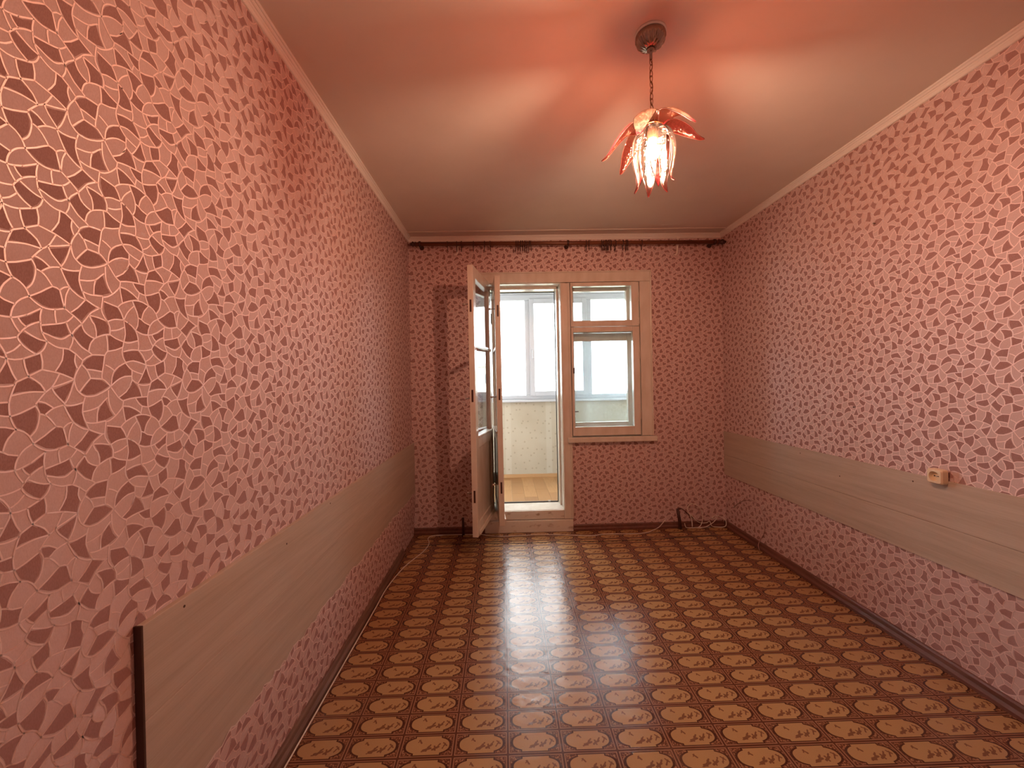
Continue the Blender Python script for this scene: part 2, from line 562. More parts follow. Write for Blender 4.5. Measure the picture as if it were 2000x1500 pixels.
# ---------------------------------------------------------------- wallpaper print (one repeat, thousandths; flower centre at 0,0)
PAT_LINES='''
2,0 6,-14 11,-57 20,-96 37,-130 76,-167 132,-199
2,0 32,-30 74,-61 124,-82 189,-86
132,-199 157,-168 189,-140 239,-119 291,-105
189,-140 191,-112 188,-58 239,-23
188,-58 181,-33 156,12 180,-19 131,48 64,93
4,-993 18,-972 64,-907 102,-878
727,-57 732,-21 745,22 768,49 798,71 841,76 892,66 971,25 999,-2
845,-65 807,-21 764,36
845,-65 889,-63 938,-58 967,-38 999,-2
816,-133 866,-129 933,-118
936,-58 932,-76 936,-116 948,-176 960,-250 983,-285
845,-65 831,-104 816,-133 781,-170
791,-200 781,-170 765,-146 749,-117 736,-88 727,-57
791,-200 819,-225 862,-248
791,-200 759,-230 742,-247 698,-277
742,-246 734,-203 739,-169 751,-140
698,-277 720,-325 725,-364 718,-387
698,-277 667,-282 639,-282 605,-292 556,-322
718,-387 750,-342 785,-301 836,-270 862,-248
718,-387 741,-427 791,-478
718,-387 697,-428 682,-477
718,-387 699,-381 675,-360 646,-347 607,-352 564,-369 527,-381
791,-478 799,-443 825,-407 862,-385 885,-379
885,-379 913,-395 959,-414 1005,-424
885,-379 857,-345 844,-310 836,-270
987,-535 1008,-479 1005,-424
1005,-424 1053,-396 1121,-375
976,-414 984,-355 983,-285
983,-285 1050,-301 1111,-328
1121,-375 1117,-344 1110,-325 1105,-280 1114,-239 1136,-201
862,-248 908,-251 960,-250
118,-291 165,-307 209,-315 254,-315 300,-314 348,-322 386,-334
254,-315 259,-357 256,-398 249,-444 232,-488
254,-315 290,-279 321,-220 324,-189
124,-375 153,-369 189,-375 256,-399
124,-375 138,-439 134,-499 128,-559
16,-456 48,-462 85,-474 132,-501
-8,-527 26,-546 67,-556 128,-559
128,-559 105,-621 79,-660
128,-559 152,-612 183,-655 225,-697
128,-559 171,-538 161,-543 197,-522 232,-488
208,-739 226,-697 245,-657 258,-614 261,-576 258,-558 253,-528 232,-488
263,-600 294,-588 321,-567 379,-550
294,-588 304,-626 324,-671 367,-724
79,-660 99,-683 124,-702 168,-725 221,-744 266,-749 312,-744 367,-724
79,-660 29,-670 -38,-684
956,-725 952,-692 943,-626 948,-586 983,-528
824,-670 870,-645 927,-622 943,-626
927,-622 868,-581 845,-554 803,-495 791,-479
847,-553 912,-547 983,-528
847,-553 870,-502 885,-486 896,-428 896,-389
801,-920 785,-864 780,-805 793,-749 801,-729 824,-670
106,-877 99,-835 73,-797 36,-759 -5,-729 -38,-718
956,-725 885,-716 835,-718 801,-729
783,-810 838,-818 900,-840 941,-881 972,-910
900,-840 890,-792 885,-721
-18,-969 -19,-911 -13,-855 5,-805 35,-761
106,-879 159,-892 216,-900 279,-904 333,-905
216,-900 238,-860 277,-823 336,-813
279,-905 263,-967 241,-1017
241,-1017 287,-1007 334,-1009 368,-1020
239,-22 270,-63 292,-106 317,-157 324,-189
327,-183 342,-132 356,-89 376,-49
368,-1020 379,-1039 443,-1072 443,-1075 522,-1122
443,-75 424,-137 418,-192
443,-75 511,-22 539,35
368,-1020 349,-964 333,-905 332,-866 336,-813 351,-762 367,-724
346,-946 415,-963 473,-969 539,-965
539,35 578,2 603,-40 630,-95
578,2 648,-22 727,-56
578,2 601,52 658,120
539,35 500,86 479,115
522,-122 605,-105 661,-87 727,-57
522,-122 526,-176 516,-238
336,-813 387,-828 481,-875
478,-872 491,-848 500,-814 491,-750 474,-702 443,-666
500,-814 532,-805 565,-773 599,-718
532,-805 567,-837 606,-857 653,-869
495,-903 537,-890 585,-852
367,-724 408,-704 441,-666 459,-618
459,-618 414,-591 379,-550 360,-504 353,-461
456,-617 525,-661 599,-718 646,-702
456,-617 491,-584 532,-559 575,-551 625,-558 674,-574
646,-702 675,-729 710,-740
646,-702 661,-633 674,-574
653,-869 682,-796 710,-740 744,-707 785,-680 824,-670
653,-869 696,-862 743,-868 788,-883
725,-1041 705,-975 681,-913 653,-869
713,-738 688,-679 680,-626 674,-574
674,-574 711,-549 761,-509 791,-479
711,-549 764,-596 818,-664
731,-527 708,-498 678,-473 616,-452 521,-431
615,-556 610,-523 619,-454
531,-554 519,-490 521,-431 527,-381 556,-322
232,-488 267,-469 304,-459 354,-459 391,-467 441,-490 442,-489 531,-552
354,-459 375,-406 401,-362
386,-334 403,-365 438,-407 487,-440 520,-454
393,-466 410,-432 438,-407
425,-379 474,-348 515,-329 556,-322
386,-334 405,-291 445,-254 489,-226
405,-291 365,-245 321,-219
324,-189 368,-183 413,-191 418,-193 489,-226 515,-241 540,-272 556,-322
132,-199 171,-213 206,-218 251,-210 324,-189
658,-278 650,-194 604,-114
100,-832 104,-792 120,-702
100,-834 153,-828 213,-801 262,-765 266,-752
278,-822 263,-764
-38,-174 0,-156 35,-130
'''
PAT_DARK='''
194,-1041 228,-1012 254,-965 272,-910 216,-908 164,-902 106,-887 76,-903 131,-946 166,-990
958,-889 973,-852 988,-804 1016,-762 956,-733 895,-728 893,-787 915,-841
109,-824 161,-818 213,-792 255,-764 199,-744 124,-711 113,-754
225,-892 279,-896 329,-897 325,-864 329,-818 282,-828 251,-859
326,-158 342,-106 369,-51 359,-27 292,-23 253,-25 284,-76 304,-114
354,-957 360,-993 380,-1031 441,-1065 468,-1043 475,-1045 511,-1009 530,-973 447,-977 372,-968
345,-806 401,-824 475,-863 488,-821 486,-763 474,-720 442,-677 408,-713 372,-736 356,-776
-31,-678 25,-665 75,-653 101,-612 120,-567 67,-563 -6,-537 -28,-582 -37,-634
221,-736 266,-744 312,-739 361,-721 320,-679 302,-642 290,-595 269,-605 259,-652 238,-698
269,-592 294,-579 371,-547 352,-503 347,-468 304,-467 243,-489 262,-525 267,-555
137,-549 171,-530 197,-514 231,-477 246,-439 251,-404 184,-383 133,-382 145,-440 140,-492
864,-545 924,-539 976,-523 996,-493 996,-432 953,-422 903,-398 907,-439 890,-491
-8,-408 15,-414 54,-389 116,-373 110,-335 52,-305 -2,-290 -5,-344
119,-286 187,-301 252,-308 280,-270 314,-215 311,-202 251,-220 207,-227 136,-210 122,-248
132,-191 161,-154 182,-132 183,-95 125,-91 74,-69 16,-20 21,-73 41,-116 76,-157
848,-58 934,-50 989,-5 938,30 873,61 810,65 774,43 806,-4
864,-241 952,-243 937,-125 867,-138 820,-140 792,-176 819,-210
787,-463 804,-414 871,-375 844,-330 829,-281 789,-311 731,-384 737,-398
824,-660 901,-621 839,-571 793,-505 762,-521 719,-552 770,-589
599,-711 641,-699 650,-668 664,-579 581,-560 535,-573 472,-617 530,-656
662,-850 719,-855 782,-869 772,-804 787,-744 806,-687 773,-701 724,-737 697,-789
590,-981 716,-1035 697,-973 656,-893 625,-928
492,-891 536,-883 579,-853 532,-814 506,-822 494,-862
401,-460 462,-487 520,-532 512,-459 472,-443 435,-417
527,-422 616,-448 676,-469 700,-388 647,-357 591,-364 533,-391
390,-343 418,-367 484,-336 549,-317 521,-264 492,-237 456,-258 412,-303
426,-187 480,-212 511,-227 518,-175 518,-128 446,-91 432,-137
658,-274 695,-273 737,-245 727,-193 744,-140 732,-102 721,-65 661,-94 607,-115 641,-171 651,-194
'''


def parse(t):
    return [[tuple(int(c) / 1000 for c in q.split(',')) for q in l.split()] for l in t.strip().splitlines()]


def pattern_cells():
    """list of (material index, polygon in repeat units)"""
    out = []
    for poly in parse(PAT_DARK):
        n = len(poly)
        P = []
        for i in range(n):                      # soften the traced corners a little
            a, b, c = Vector(poly[i - 1]), Vector(poly[i]), Vector(poly[(i + 1) % n])
            turn = (b - a).normalized().dot((c - b).normalized())
            if turn < 0.75:
                P.append(b)
            else:
                P.append(b * 0.9 + (a + c) * 0.05)
        out.append((1, [(q.x, q.y) for q in P]))
    w = 0.0013
    for ln in parse(PAT_LINES):
        P = smooth_path([(a * PH, b * PV) for a, b in ln], 2)
        side = []
        for i, q in enumerate(P):
            t = (P[min(i + 1, len(P) - 1)] - P[max(i - 1, 0)]).normalized()
            side.append(Vector((-t.y, t.x)) * w)
        for i in range(len(P) - 1):
            q = [P[i] + side[i], P[i + 1] + side[i + 1], P[i + 1] - side[i + 1], P[i] - side[i]]
            out.append((2, [(v.x / PH, v.y / PV) for v in q]))
    return out


CELLS = [(k, p, min(a for a, b in p), max(a for a, b in p), min(b for a, b in p), max(b for a, b in p)) for k, p in pattern_cells()]


def clip(poly, conv):
    """Sutherland-Hodgman; conv is a convex polygon, counter-clockwise"""
    n = len(conv)
    for i in range(n):
        (x0, y0), (x1, y1) = conv[i], conv[(i + 1) % n]
        ex, ey = x1 - x0, y1 - y0
        res = []
        for j in range(len(poly)):
            p, q = poly[j - 1], poly[j]
            sp_ = ex * (p[1] - y0) - ey * (p[0] - x0)
            sq = ex * (q[1] - y0) - ey * (q[0] - x0)
            if (sp_ < 0) != (sq < 0):
                t = sp_ / (sp_ - sq)
                res.append((p[0] + (q[0] - p[0]) * t, p[1] + (q[1] - p[1]) * t))
            if sq >= 0:
                res.append(q)
        poly = res
        if len(poly) < 3:
            return []
    return poly


def paper(mb, region, u0, z0, to3d, lift=(0.0, 0.0002, 0.0005)):
    """print the repeat over a convex region given in wall (u, z); u runs to the right as one faces the wall"""
    us, zs = [q[0] for q in region], [q[1] for q in region]
    a0, a1 = (min(us) - u0) / PH, (max(us) - u0) / PH
    b0, b1 = (z0 - max(zs)) / PV, (z0 - min(zs)) / PV
    is_rect = len(region) == 4 and len(set(us)) == 2 and len(set(zs)) == 2
    for i in range(math.floor(a0) - 2, math.ceil(a1) + 2):
        for j in range(math.floor(b0) - 2, math.ceil(b1) + 3):
            for k, poly, pa0, pa1, pb0, pb1 in CELLS:
                if pa1 + i < a0 or pa0 + i > a1 or pb1 + j < b0 or pb0 + j > b1:
                    continue
                P = [(u0 + (a + i) * PH, z0 - (b + j) * PV) for a, b in poly]
                if not (is_rect and pa0 + i >= a0 and pa1 + i <= a1 and pb0 + j >= b0 and pb1 + j <= b1):
                    P = clip(P, region)
                    if not P:
                        continue
                mb.face([to3d(u, z, lift[k]) for u, z in P], k)


def rect(u0, u1, z0, z1):
    return [(u0, z0), (u1, z0), (u1, z1), (u0, z1)]


PAPER = [M['paper'], M['paper_dark'], M['paper_line'], M['torn_white']]

# ---------------------------------------------------------------- room shell
mb = MB().box(XL - 0.12, XL, YN, D, 0, HC)
paper(mb, rect(YN, D, 0, HC), 0.875, 1.3454, lambda u, z, h: (XL + h, u, z))
wall_left = tag(mb.build('wall_left', PAPER), 'wall papered in pink mosaic print behind the grey board with the dark end', 'wall', kind='structure')

mb = MB().box(XR, XR + 0.12, YN, D, 0, HC)
paper(mb, rect(-D, -YN, 0, HC), -1.5505, 1.3626, lambda u, z, h: (XR - h, -u, z))
wall_right = tag(mb.build('wall_right', PAPER), 'wall papered in pink mosaic print that carries the socket', 'wall', kind='structure')

WY = D + 0.27
OPX0, OPXM, OPX1, OPZ0, OPZ1 = -0.150, 0.535, 1.270, 0.82, 2.26
mb = MB()
for x0, x1, z0, z1 in ((XL, OPX0, 0, HC), (OPX1, XR, 0, HC), (OPX0, OPX1, OPZ1, HC), (OPXM, OPX1, 0, OPZ0)):
    mb.box(x0, x1, D, WY, z0, z1)
    paper(mb, rect(x0, x1, z0, z1), 1.3917 - 0.8715 * PH, 2.1502 + 0.0103 * PV, lambda u, z, h: (u, D - h, z))
wall_back = tag(mb.build('wall_back', PAPER), 'wall papered in pink mosaic print around the balcony door and window', 'wall', kind='structure')
tag(MB().box(XL - 0.12, XR + 0.12, YN - 0.12, YN, 0, HC).build('wall_rear', M['paper']), 'plain pink wall across the room from the balcony', 'wall', kind='structure')

floor_o = tag(MB().box(XL, XR, YN, D, -0.12, 0).build('floor', M['lino']), 'linoleum floor printed with rows of brown oval pictures', 'floor', kind='structure')
seam = [on_z(x, y, 0.0008) for x, y in ((820, 1066), (900, 1062.5), (985, 1061.5), (1040, 1060.5), (1075, 1058.8), (1090, 1056.8), (1110, 1058), (1180, 1057), (1260, 1054), (1330, 1050), (1400, 1046))]
seam = [Vector((q.x, min(q.y, D - 0.05), 0.0)) for q in seam]
MB().tube(smooth_path(seam, 4), 0.0036, 8).build('seam', M['black'], floor_o)
st = on_z(1248, 1094)
MB().lathe([(0.017, 0.0), (0.014, 0.0012), (0.004, 0.002)], 9, (st.x, st.y, 0.0)).build('stain', M['edge_band'], floor_o)

ceiling = tag(MB().box(XL - 0.12, XR + 0.12, YN - 0.12, D + 0.0, HC, HC + 0.15).build('ceiling', M['ceiling']), 'smooth painted ceiling tinted orange by the lamp', 'ceiling', kind='structure')

# cornice: ridged strip, profile as (distance from wall, distance below ceiling)
PROF = [(0.0, 0.0), (0.030, 0.0), (0.030, 0.006), (0.026, 0.009), (0.023, 0.008), (0.020, 0.013), (0.017, 0.016), (0.014, 0.016), (0.012, 0.022), (0.009, 0.025), (0.009, 0.036), (0.006, 0.039), (0.0, 0.040)]
def cornice(name, a, b, inward, label):
    a, b, n = Vector(a), Vector(b), Vector(inward)
    t = (b - a).normalized()
    mb = MB()
    r0 = [a + n * d + t * d + Vector((0, 0, -h)) for d, h in PROF]
    r1 = [b + n * d - t * d + Vector((0, 0, -h)) for d, h in PROF]
    mb.loft([r0, r1], True, True, 0, False)
    return tag(mb.build(name, M['cornice']), label, 'cornice', kind='structure')
cornice('trim_2', (XL, YN, HC), (XL, D, HC), (1, 0, 0), 'ridged white cornice above the wall with the dark-ended board')
cornice('trim_3', (XR, D, HC), (XR, YN, HC), (-1, 0, 0), 'ridged white cornice above the wall with the socket')
cornice('trim_4', (XL, D, HC), (XR, D, HC), (0, -1, 0), 'ridged white cornice above the curtain rod')
# shallow joint between ceiling slabs close to the balcony wall
tag(MB().box(XL, XR, D - 0.155, D - 0.125, HC - 0.006, HC).build('trim_5', M['ceiling'], bevel=0.003), 'low plaster ridge on the ceiling in front of the rod', 'ridge', kind='structure')

# baseboards
def base(name, a, b, inward, h, w, mat, label):
    a, b, n = Vector(a), Vector(b), Vector(inward)
    prof = [(0, 0), (w, 0), (w, h * 0.3), (w * 0.62, h * 0.52), (w * 0.55, h * 0.86), (w * 0.35, h), (0, h)]
    mb = MB()
    mb.loft([[p + n * d + Vector((0, 0, z)) for d, z in prof] for p in (a, b)], True, True, 0, False)
    return tag(mb.build(name, mat), label, 'baseboard', kind='structure')
base('baseboard_right', (XR, D, 0), (XR, YN, 0), (-1, 0, 0), 0.052, 0.028, M['brown_paint'], 'brown painted baseboard under the wall with the socket')
base('baseboard_left', (XL, YN, 0), (XL, 3.22, 0), (1, 0, 0), 0.050, 0.022, M['dusty'], 'dusty brown baseboard with the cable lying along it')
base('baseboard_back', (XL, D, 0), (-0.20, D, 0), (0, -1, 0), 0.056, 0.026, M['brown_paint'], 'dark baseboard behind the open door')
base('baseboard_back', (0.592, D, 0), (XR - 0.028, D, 0), (0, -1, 0), 0.050, 0.026, M['brown_paint'], 'dark brown baseboard under the window')

# torn wallpaper edge lapping over the lower edge of the left board
FACE = 0.017
def jag_z(y):
    return 0.322 + 0.060 * (1 - math.exp(-(y - 0.9) / 0.55)) + 0.004 * math.sin(y * 7)
ys, y = [0.93], 0.93
while y < D - 0.03:
    y += random.uniform(0.010, 0.034)
    ys.append(min(y, D - 0.001))
zs_ = [jag_z(v) + random.uniform(-0.009, 0.010) for v in ys]
mb = MB()
face3 = lambda u, z, h: (XL + FACE + 0.0012 + h, u, z)
slope3 = lambda u, z, h: (XL + 0.0012 + h + FACE * max(0.0, min(1.0, (z - 0.06) / 0.23)), u, z)
for i in range(len(ys) - 1):
    up = [(ys[i], 0.29), (ys[i + 1], 0.29), (ys[i + 1], zs_[i + 1]), (ys[i], zs_[i])]
    lo = rect(ys[i], ys[i + 1], 0.06, 0.29)
    mb.face([face3(u, z, 0) for u, z in up])
    mb.face([slope3(u, z, 0) for u, z in lo])
    a_, b_ = random.uniform(0.002, 0.006), random.uniform(0.002, 0.006)
    mb.face([face3(ys[i], zs_[i] - a_, 0.0008), face3(ys[i + 1], zs_[i + 1] - b_, 0.0008), face3(ys[i + 1], zs_[i + 1], 0.0008), face3(ys[i], zs_[i], 0.0008)], 3)
    paper(mb, up, 0.875, 1.3454, face3)
    paper(mb, lo, 0.875, 1.3454, slope3)
mb.face([slope3(ys[0], 0.06, -0.001), slope3(ys[0], 0.29, 0), (XL, ys[0], 0.29)])
mb.build('torn_edge', PAPER, wall_left)

# ---------------------------------------------------------------- wall boards
def nail_heads(parent, spots, ax):
    for (yy, zz) in spots:
        MB().lathe([(0.0035, -0.0005), (0.0035, 0.0006), (0.002, 0.0012)], 10, (ax, yy, zz), 'X').build('nail_head', M['edge_band'], parent)

lp = tag(empty('wall_board', (XL, 0.915, 0.30)), 'grey wood-grain board with a dark end edge, its lower edge under torn wallpaper', 'wall board')
box_part('plank', M['board'], lp, XL + 0.0006, XL + 0.0165, 0.917, D - 0.002, 0.601, 0.815, 0.0015)
box_part('plank', M['board'], lp, XL + 0.0006, XL + 0.0165, 0.917, D - 0.002, 0.272, 0.6, 0.0015)
tag(box_part('end_edge', M['edge_band'], lp, XL + 0.0006, XL + 0.0175, 0.912, 0.917, 0.22, 0.816), 'dark brown edge band')
lpx = XL + 0.0165
for q in ((360, 1184), (645, 983), (560, 1062)):
    P = on_x(q[0], q[1], lpx)
    nail_heads(lp, [(P.y, P.z)], lpx)

rp = tag(empty('wall_board', (XR, 1.5, 0.46)), 'long grey-beige wood-grain board with a seam and no torn paper, below the socket', 'wall board')
y1 = D - 0.003
box_part('plank', M['board'], rp, XR - 0.009, XR - 0.0006, YN + 0.4, y1, 0.647, 0.855, 0.0015)
box_part('plank', M['board'], rp, XR - 0.009, XR - 0.0006, YN + 0.4, y1, 0.466, 0.6455, 0.0015)
for q in ((1563, 885), (1783, 940), (1640, 930)):
    P = on_x(q[0], q[1], XR - 0.009)
    MB().lathe([(0.0035, 0.0005), (0.0035, -0.0006), (0.002, -0.0012)], 10, (XR - 0.009, P.y, P.z), 'X').build('nail_head', M['edge_band'], rp)

# ---------------------------------------------------------------- socket
P = on_x(1828, 930, XR - 0.03)
so = tag(empty('power_socket', (XR - 0.010, P.y, P.z)), 'yellowed surface-mounted power socket at the upper edge of the long board', 'socket')
sy, sz = P.y, P.z
s2 = 0.033
body = MB()
def sq_ring(x, h, r=0.010, n=5):
    pts = []
    for cx_, cz_, a0 in ((1, 1, 0), (-1, 1, 90), (-1, -1, 180), (1, -1, 270)):
        for k in range(n):
            a = math.radians(a0 + 90 * k / (n - 1))
            pts.append((x, sy + cx_ * (h - r) + r * math.cos(a), sz + cz_ * (h - r) + r * math.sin(a)))
    return pts
def circ_ring(x, r, n=20):
    # same order as the rounded square (y, z)
    return [(x, sy + r * math.cos(2 * math.pi * (k + 0.5) / n - math.pi * 0), sz + r * math.sin(2 * math.pi * (k + 0.5) / n)) for k in range(n)]
rings = [sq_ring(XR - 0.0095, s2), sq_ring(XR - 0.034, s2), sq_ring(XR - 0.040, s2 - 0.004, 0.008), circ_ring(XR - 0.0405, 0.0225), circ_ring(XR - 0.026, 0.0205)]
body.loft(rings, True, True, 0, False)
body.build('housing', M['cream_plastic'], so)
for dy in (-0.0095, 0.0095):
    MB().lathe([(0.003, 0), (0.003, 0.0006)], 10, (XR - 0.0268, sy + dy, sz), 'X').build('contact_hole', M['black'], so)
MB().box(XR - 0.0272, XR - 0.026, sy - 0.0095, sy + 0.0095, sz - 0.0012, sz + 0.0012).build('slot', M['black'], so)
MB().lathe([(0.004, 0), (0.004, -0.0015), (0.0025, -0.002)], 10, (XR - 0.026, sy, sz + 0.0), 'X').build('screw', M['steel'], so)

# ---------------------------------------------------------------- balcony door and window joinery
xa = lambda px, py, y=D: on_y(px, py, y).x
za = lambda px, py, y=D: on_y(px, py, y).z
trim = tag(empty('trim_1', (0.55, D, 0.0)), 'white painted casing around the balcony door and window', 'casing', kind='structure')
B = 0.003
def cas(name, x0, x1, z0, z1, y0=D - 0.018, y1=D - 0.0006, mat='paint'):
    return box_part(name, M[mat], trim, x0, x1, y0, y1, z0, z1, B)
cas('casing_board', -0.195, -0.112, 0.108, 2.205)
cas('casing_board', -0.195, 1.325, 2.212, 2.305)
cas('casing_board', 1.222, 1.325, 0.835, 2.211)
cas('casing_board', 0.512, 0.597, 0.108, 2.205)
cas('bead', -0.195, 1.325, 2.296, 2.309, D - 0.026, D - 0.018)
cas('bead', 1.313, 1.327, 0.835, 2.296, D - 0.026, D - 0.018)
cas('bead', 0.576, 0.590, 0.108, 2.205, D - 0.026, D - 0.018)
cas('bead', 0.514, 0.524, 0.19, 2.205, D - 0.024, D - 0.018)
cas('threshold_board', -0.197, 0.588, 0.001, 0.104, D - 0.034, D - 0.0006, 'paint_worn')
cas('threshold_board', -0.147, 0.511, 0.109, 0.186, D - 0.014, D - 0.0006, 'paint_worn')

# door frame
fr = tag(empty('trim_6', (0.2, D, 0.0)), 'deep painted frame and threshold of the balcony door', 'door frame', kind='structure')
box_part('jamb', M['paint'], fr, -0.149, -0.118, D, D + 0.265, 0.19, 2.205, B)
box_part('jamb', M['paint'], fr, 0.510, 0.560, D, D + 0.12, 0.19, 2.205, B)
box_part('jamb', M['paint'], fr, 0.494, 0.560, D + 0.121, D + 0.265, 0.19, 2.205, B)
box_part('head', M['paint'], fr, -0.149, 0.56, D, D + 0.12, 2.206, 2.259, B)
box_part('head', M['paint'], fr, -0.149, 0.56, D + 0.121, D + 0.265, 2.185, 2.259, B)
box_part('sill', M['paint'], fr, -0.149, 0.534, D, D + 0.24, 0.0, 0.189, B)
box_part('gasket', M['black'], fr, 0.4895, 0.4935, D + 0.235, D + 0.262, 0.19, 2.185)
box_part('gasket', M['black'], fr, -0.117, 0.489, D + 0.235, D + 0.262, 2.180, 2.1845)
box_part('gasket', M['black'], fr, -0.117, 0.489, D + 0.222, D + 0.239, 0.1895, 0.197)
box_part('gasket_block', M['pvc'], fr, 0.395, 0.415, D + 0.219, D + 0.242, 0.1895, 0.203)

# windows: inner pair of sashes (vent above, casement below) and the outer pair behind
def sash(parent, name, x0, x1, z0, z1, px0, px1, pz0, pz1, y0, y1, glass, handle=None):
    s = empty(name, (x0, (y0 + y1) / 2, z0))
    s.parent = parent
    s.location = Vector((x0, (y0 + y1) / 2, z0)) - parent.location
    # children of an empty that is itself a child: positions relative to the sash
    base_ = Vector((x0, (y0 + y1) / 2, z0))
    def part(nm, mat, a0, a1, b0, b1, c0, c1, bev=B):
        c = Vector(((a0 + a1) / 2, (b0 + b1) / 2, (c0 + c1) / 2))
        o = MB().box(a0, a1, b0, b1, c0, c1).build(nm, M[mat], None, c, bev)
        o.parent = s
        o.location = c - base_
        return o
    part('stile', 'paint', x0, px0, y0, y1, z0, z1)
    part('stile', 'paint', px1, x1, y0, y1, z0, z1)
    part('rail', 'paint', px0, px1, y0, y1, pz1, z1)
    part('rail', 'paint', px0, px1, y0, y1, z0, pz0)
    ym = (y0 + y1) / 2
    part('pane', glass, px0 - 0.004, px1 + 0.004, ym - 0.0015, ym + 0.0015, pz0 - 0.004, pz1 + 0.004, 0)
    return s, part

w1 = tag(empty('window_1', (0.6, D, 0.84)), 'room-side painted window with a small vent sash above a tall casement', 'window', kind='structure')
wx0, wx1 = 0.600, 1.219
pf = (xa(1117, 592), xa(1232.5, 592), za(1175, 626), za(1175, 559))
pl = (xa(1121, 740), xa(1237, 740), za(1180, 833), za(1180, 648))
zt = za(1180, 638)
Y0, Y1 = D - 0.012, D + 0.040
s, part = sash(w1, 'vent_sash', wx0 + 0.004, wx1 - 0.004, zt + 0.002, 2.209, *pf, Y0, Y1, 'glass')
part('hinge', 'paint', wx1 - 0.010, wx1 - 0.001, Y0 - 0.008, Y0 - 0.0005, 2.03, 2.11, 0.002)
part('hinge', 'paint', wx1 - 0.010, wx1 - 0.001, Y0 - 0.008, Y0 - 0.0005, 1.83, 1.89, 0.002)
s, part = sash(w1, 'casement_sash', wx0 + 0.004, wx1 - 0.004, 0.842, zt - 0.002, *pl, Y0, Y1, 'glass_dusty')
part('hinge', 'paint', wx1 - 0.010, wx1 - 0.001, Y0 - 0.008, Y0 - 0.0005, 1.52, 1.60, 0.002)
part('hinge', 'paint', wx1 - 0.010, wx1 - 0.001, Y0 - 0.008, Y0 - 0.0005, 0.98, 1.06, 0.002)
part('catch', 'dark_pipe', wx0 + 0.016, wx0 + 0.030, Y0 - 0.012, Y0 - 0.0005, 1.40, 1.45, 0.002)
part('handle', 'dark_pipe', pl[0] + 0.004, pl[0] + 0.035, Y0 + 0.004, Y0 + 0.012, 1.055, 1.065, 0.002)

w2 = tag(empty('window_2', (0.6, D + 0.15, 0.84)), 'balcony-side painted window behind the room-side sashes', 'window', kind='structure')
YB0, YB1 = D + 0.135, D + 0.185
box_part('frame_side', M['paint'], w2, 0.562, 0.610, D + 0.05, D + 0.26, 0.842, 2.205, B)
box_part('frame_side', M['paint'], w2, 1.212, 1.268, D + 0.05, D + 0.26, 0.842, 2.205, B)
box_part('frame_head', M['paint'], w2, 0.562, 1.268, D + 0.05, D + 0.26, 2.206, 2.258, B)
box_part('frame_sill', M['paint'], w2, 0.562, 1.268, D + 0.05, D + 0.26, 0.822, 0.841, B)
xr_o = on_y(1226, 740, YB0).x
s, part = sash(w2, 'vent_sash', 0.614, 1.210, 1.775, 2.202, 0.655, xr_o, 1.83, on_y(1175, 568.5, YB0).z, YB0, YB1, 'glass')
s, part = sash(w2, 'casement_sash', 0.614, 1.210, 0.845, 1.772, 0.655, xr_o, on_y(1180, 824, YB0).z, 1.70, YB0, YB1, 'glass_dusty')
part('latch', 'steel', xr_o - 0.006, xr_o + 0.004, YB0 - 0.012, YB0 - 0.001, 1.22, 1.235, 0.001)
part('latch', 'steel', xr_o - 0.006, xr_o + 0.004, YB0 - 0.012, YB0 - 0.001, 1.05, 1.065, 0.001)

sill = tag(MB().box(0.556, 1.348, D - 0.055, D - 0.0005, 0.787, 0.832).build('trim_7', M['paint'], bevel=0.006), 'painted window sill board under the room-side sashes', 'window sill', kind='structure')

